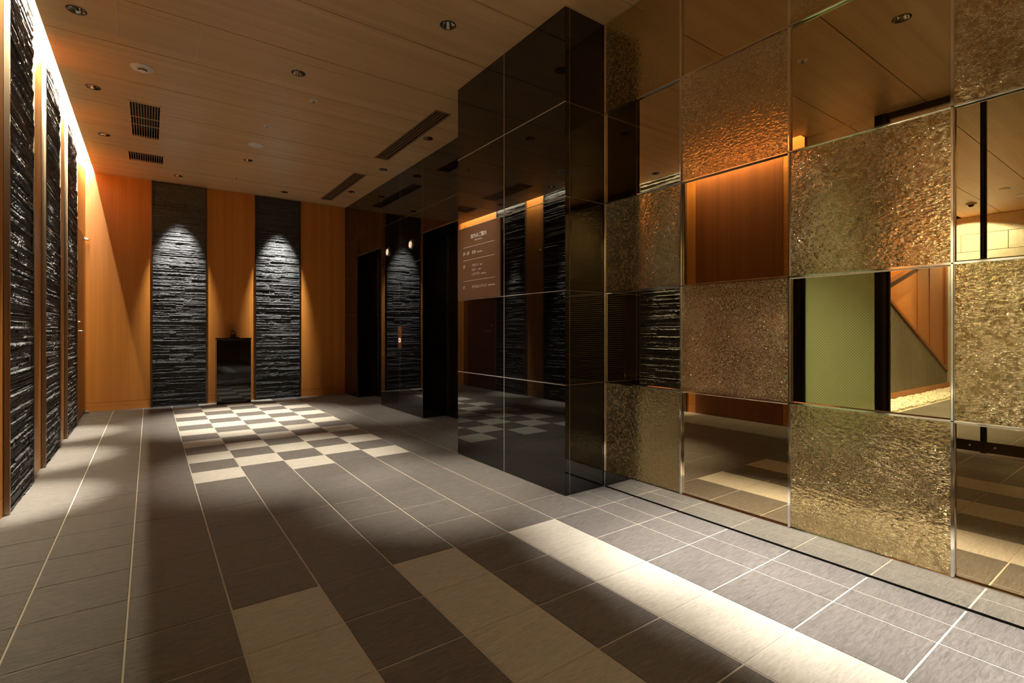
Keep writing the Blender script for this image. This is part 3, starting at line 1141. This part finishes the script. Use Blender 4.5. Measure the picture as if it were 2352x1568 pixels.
# ------------------------------------------------------------------ glazed entrance on the left
XG = XL - 0.03
w1 = struct(thing('window_1', 'fixed green dotted glass screen beside the entrance doors', 'x'))
del w1['category']
for (y0, y1, dx) in ((2.515, 2.56, 0.02), (2.475, 2.512, 0.0), (2.440, 2.472, 0.012)):
    obj('frame_post', B(XG - 0.05 + dx, XG + 0.03 - dx, y0, y1, 0, 2.87), 'black_frame', w1)
obj('frame_post', B(XG - 0.05, XG + 0.035, 1.735, 1.825, 0, ZC), 'black_frame', w1)
obj('frame_fin', B(XG + 0.035, XG + 0.042, 1.735, 1.760, 0, ZC), 'rail_brown', w1)
obj('pane', B(XG - 0.004, XG + 0.004, 1.825, 2.440, 0.03, 2.45), 'dot_glass', w1)
obj('clear_pane', B(XG - 0.004, XG + 0.004, 1.825, 2.440, 2.452, ZC), 'glass', w1)
obj('sill_rail', B(XG - 0.03, XG + 0.03, 1.825, 2.440, 0, 0.03), 'black_frame', w1)


def leaf(name, y0, y1, label):
    d_ = struct(thing(name, label, 'x'))
    del d_['category']
    obj('pane', B(XG - 0.004, XG + 0.004, y0, y1, 0.11, ZC - 0.06), 'glass', d_)
    obj('bottom_rail', B(XG - 0.02, XG + 0.02, y0, y1, 0.028, 0.114), 'rail_brown', d_)
    obj('top_rail', B(XG - 0.02, XG + 0.02, y0, y1, ZC - 0.06, ZC - 0.002), 'rail_brown', d_)
    for s_, yy in ((1, y0), (-1, y1)):
        obj('stile', B(XG - 0.018, XG + 0.018, min(yy, yy + s_ * 0.016), max(yy, yy + s_ * 0.016), 0.02, ZC - 0.01), 'black_frame', d_)
    return d_


l1 = leaf('door_4', 1.086, 1.733, 'clear glass entrance door with brown bottom rail, nearer the dotted glass')
l2 = leaf('door_5', 0.430, 1.083, 'clear glass entrance door with brown bottom rail, farther from the dotted glass')
for d_, y in ((l1, 1.165), (l2, 1.015)):
    obj('rail_lock', MB().lathe([(0.0001, 0.012), (0.008, 0.011), (0.011, 0.006), (0.011, 0)], 14).rot(Matrix.Translation((XG + 0.02, y, 0.072)) @ Matrix.Rotation(math.radians(90), 4, 'Y')), 'steel', d_)
w2 = struct(thing('window_2', 'fixed clear glass side pane past the entrance doors', 'x'))
del w2['category']
obj('frame_post', B(XG - 0.05, XG + 0.035, 0.33, 0.425, 0, ZC), 'black_frame', w2)
obj('pane', B(XG - 0.004, XG + 0.004, -0.26, 0.33, 0.03, ZC), 'glass', w2)
obj('sill_rail', B(XG - 0.03, XG + 0.03, -0.26, 0.33, 0, 0.03), 'black_frame', w2)

# slatted timber screen behind the camera, mirrored in the black pillar
scr = thing('slat_screen', 'pale level slatted screen behind the camera, mirrored in the pillar', 'screen', (XL - 0.05, -2.5, 0))
obj('backing', B(-0.03, -0.02, 0, 2.2, 0, ZC - 0.002), 'black', scr)
sl = B(-0.02, 0.02, 0, 2.2, -0.0075, 0.0075).mesh('slat', wood('pale_slat_timber', (0.55, 0.45, 0.26), (0.68, 0.58, 0.36), (20, 3, 60), 0.5))
z = 0.05
while z < ZC - 0.03:
    link('slat', sl, scr, (0, 0, z))
    z += 0.031

# ------------------------------------------------------------------ vestibule beyond the glass
ws = struct(obj('wall_outside', B(XV - 0.08, XV - 0.03, YB, YV + 0.1, 0, ZC), 'grout'), 'beige stone block wall outside the glass doors')
zt = ZC
row = 0
bm_ = {}
while zt > 0.05:
    z0 = max(zt - 0.30, 0.0)
    y = 2.29 + (0.30 if row % 2 else 0.0) + 0.6
    while y > YB:
        y0, y1 = max(y - 0.6, YB), min(y, YV)
        if y1 - y0 > 0.02:
            dx = random.uniform(-0.004, 0.004)
            obj('stone_block', B(XV - 0.03, XV + dx, y0 + 0.004, y1 - 0.004, z0 + 0.004, zt - 0.004), 'block', ws)
        y -= 0.6
    zt -= 0.30
    row += 1

wv = struct(obj('wall_side', B(XV, XL - 0.06, YV + 0.03, YV + 0.08, 0, ZC), 'orange'), 'orange timber side wall outside with a ribbed grey triangle')


def diag(x_):
    return 0.316 + 0.424 * (x_ + 6.5)


# ribbed sheet: vertical ribs clipped by the slope
m_ = MB()
x_ = -6.56
while x_ < XL - 0.08:
    for (a, b, dy) in ((0.0, 0.024, 0.012), (0.024, 0.05, 0.0)):
        xa, xb = x_ + a, x_ + b
        za, zb = min(diag(xa), ZC), min(diag(xb), ZC)
        yy = YV - dy
        m_.add([(xa, yy, 0.1), (xb, yy, 0.1), (xb, YV + .03, 0.1), (xa, YV + .03, 0.1), (xa, yy, za), (xb, yy, zb), (xb, YV + .03, zb), (xa, YV + .03, za)],
               [(0, 1, 5, 4), (1, 2, 6, 5), (2, 3, 7, 6), (3, 0, 4, 7), (4, 5, 6, 7), (0, 3, 2, 1)])
    x_ += 0.05
o = obj('ribbed_sheet', m_, 'ribbed', wv)


def slope_bar(xa, xb, fz, th, y0, y1, name, mat):
    mm = MB().add([(xa, y0, fz(xa)), (xb, y0, fz(xb)), (xb, y1, fz(xb)), (xa, y1, fz(xa)), (xa, y0, fz(xa) + th), (xb, y0, fz(xb) + th), (xb, y1, fz(xb) + th), (xa, y1, fz(xa) + th)],
                  [(0, 1, 5, 4), (1, 2, 6, 5), (2, 3, 7, 6), (3, 0, 4, 7), (4, 5, 6, 7), (0, 3, 2, 1)])
    return obj(name, mm, mat, wv)


slope_bar(-6.56, -0.75, diag, 0.05, YV - 0.03, YV + 0.03, 'sloped_trim', 'orange_trim')
slope_bar(-5.2, -2.6, lambda q: 1.70 - 0.28 * (q + 3.85), 0.07, YV - 0.06, YV + 0.03, 'sloped_trim', 'orange_trim')
obj('base_board', B(-6.68, XL - 0.08, YV - 0.022, YV + 0.03, 0.0, 0.1), 'orange', wv)
for x_ in (-5.2, -5.8, -6.62):
    hw = 0.06 if x_ < -6 else 0.009
    obj('upright_batten', B(x_ - hw, x_ + hw, YV + 0.026 - hw * 0.4, YV + 0.03, diag(x_) + 0.05, ZC), 'orange_trim', wv)

# pebbles
ico = bmesh.new()
bmesh.ops.create_icosphere(ico, subdivisions=1, radius=1)
IV = [v.co.copy() for v in ico.verts]
IF = [tuple(v.index for v in f.verts) for f in ico.faces]
ico.free()
pb = MB()
for _ in range(2600):
    x_, y = random.uniform(-6.6, -0.85), random.uniform(2.31, 2.70)
    r = random.uniform(0.014, 0.03)
    rz = Matrix.Rotation(random.uniform(0, 6.3), 3, 'Z')
    c = Vector((x_, y, random.uniform(0.008, 0.022)))
    pb.add([tuple(rz @ Vector((p.x * r, p.y * r * random.uniform(.6, .8), p.z * r * 0.6)) + c) for p in IV], IF)
o = obj('pebbles', pb, 'pebble')
o['kind'] = 'stuff'
tag(o, 'strip of white pebbles along the outside side wall', 'pebbles')

# fittings on the vestibule ceiling
t = thing('dome_camera', 'small dome camera on the ceiling outside, seen through the mirrored doorway', 'camera', (-5.55, 2.20, ZC))
obj('base', MB().lathe([(0.0001, -0.02), (0.055, -0.02), (0.065, -0.012), (0.065, 0)], 28), 'white', t, smooth=True)
obj('dome', MB().lathe([(0.038, -0.02), (0.034, -0.038), (0.022, -0.05), (0.0001, -0.055)], 24), 'gloss_black', t, smooth=True)
tag(obj('ceiling_sensor', MB().lathe([(0.0001, -0.012), (0.05, -0.01), (0.06, -0.002), (0.06, 0)], 28), 'white', loc=(-4.85, 1.70, ZC)), 'small round white ceiling sensor outside near the block wall', 'sensor')
tag(obj('ceiling_disc', MB().lathe([(0.0001, -0.01), (0.09, -0.008), (0.1, -0.002), (0.1, 0)], 32), 'white', loc=(-5.5, 1.62, ZC)), 'wide flat white disc on the ceiling outside near the block wall', 'speaker')
# outer shell of the vestibule
struct(obj('wall_outer', B(XV, XL - 0.06, YB - 0.02, YB + 0.02, 0, ZC), 'block'), 'far end wall of the outside passage')
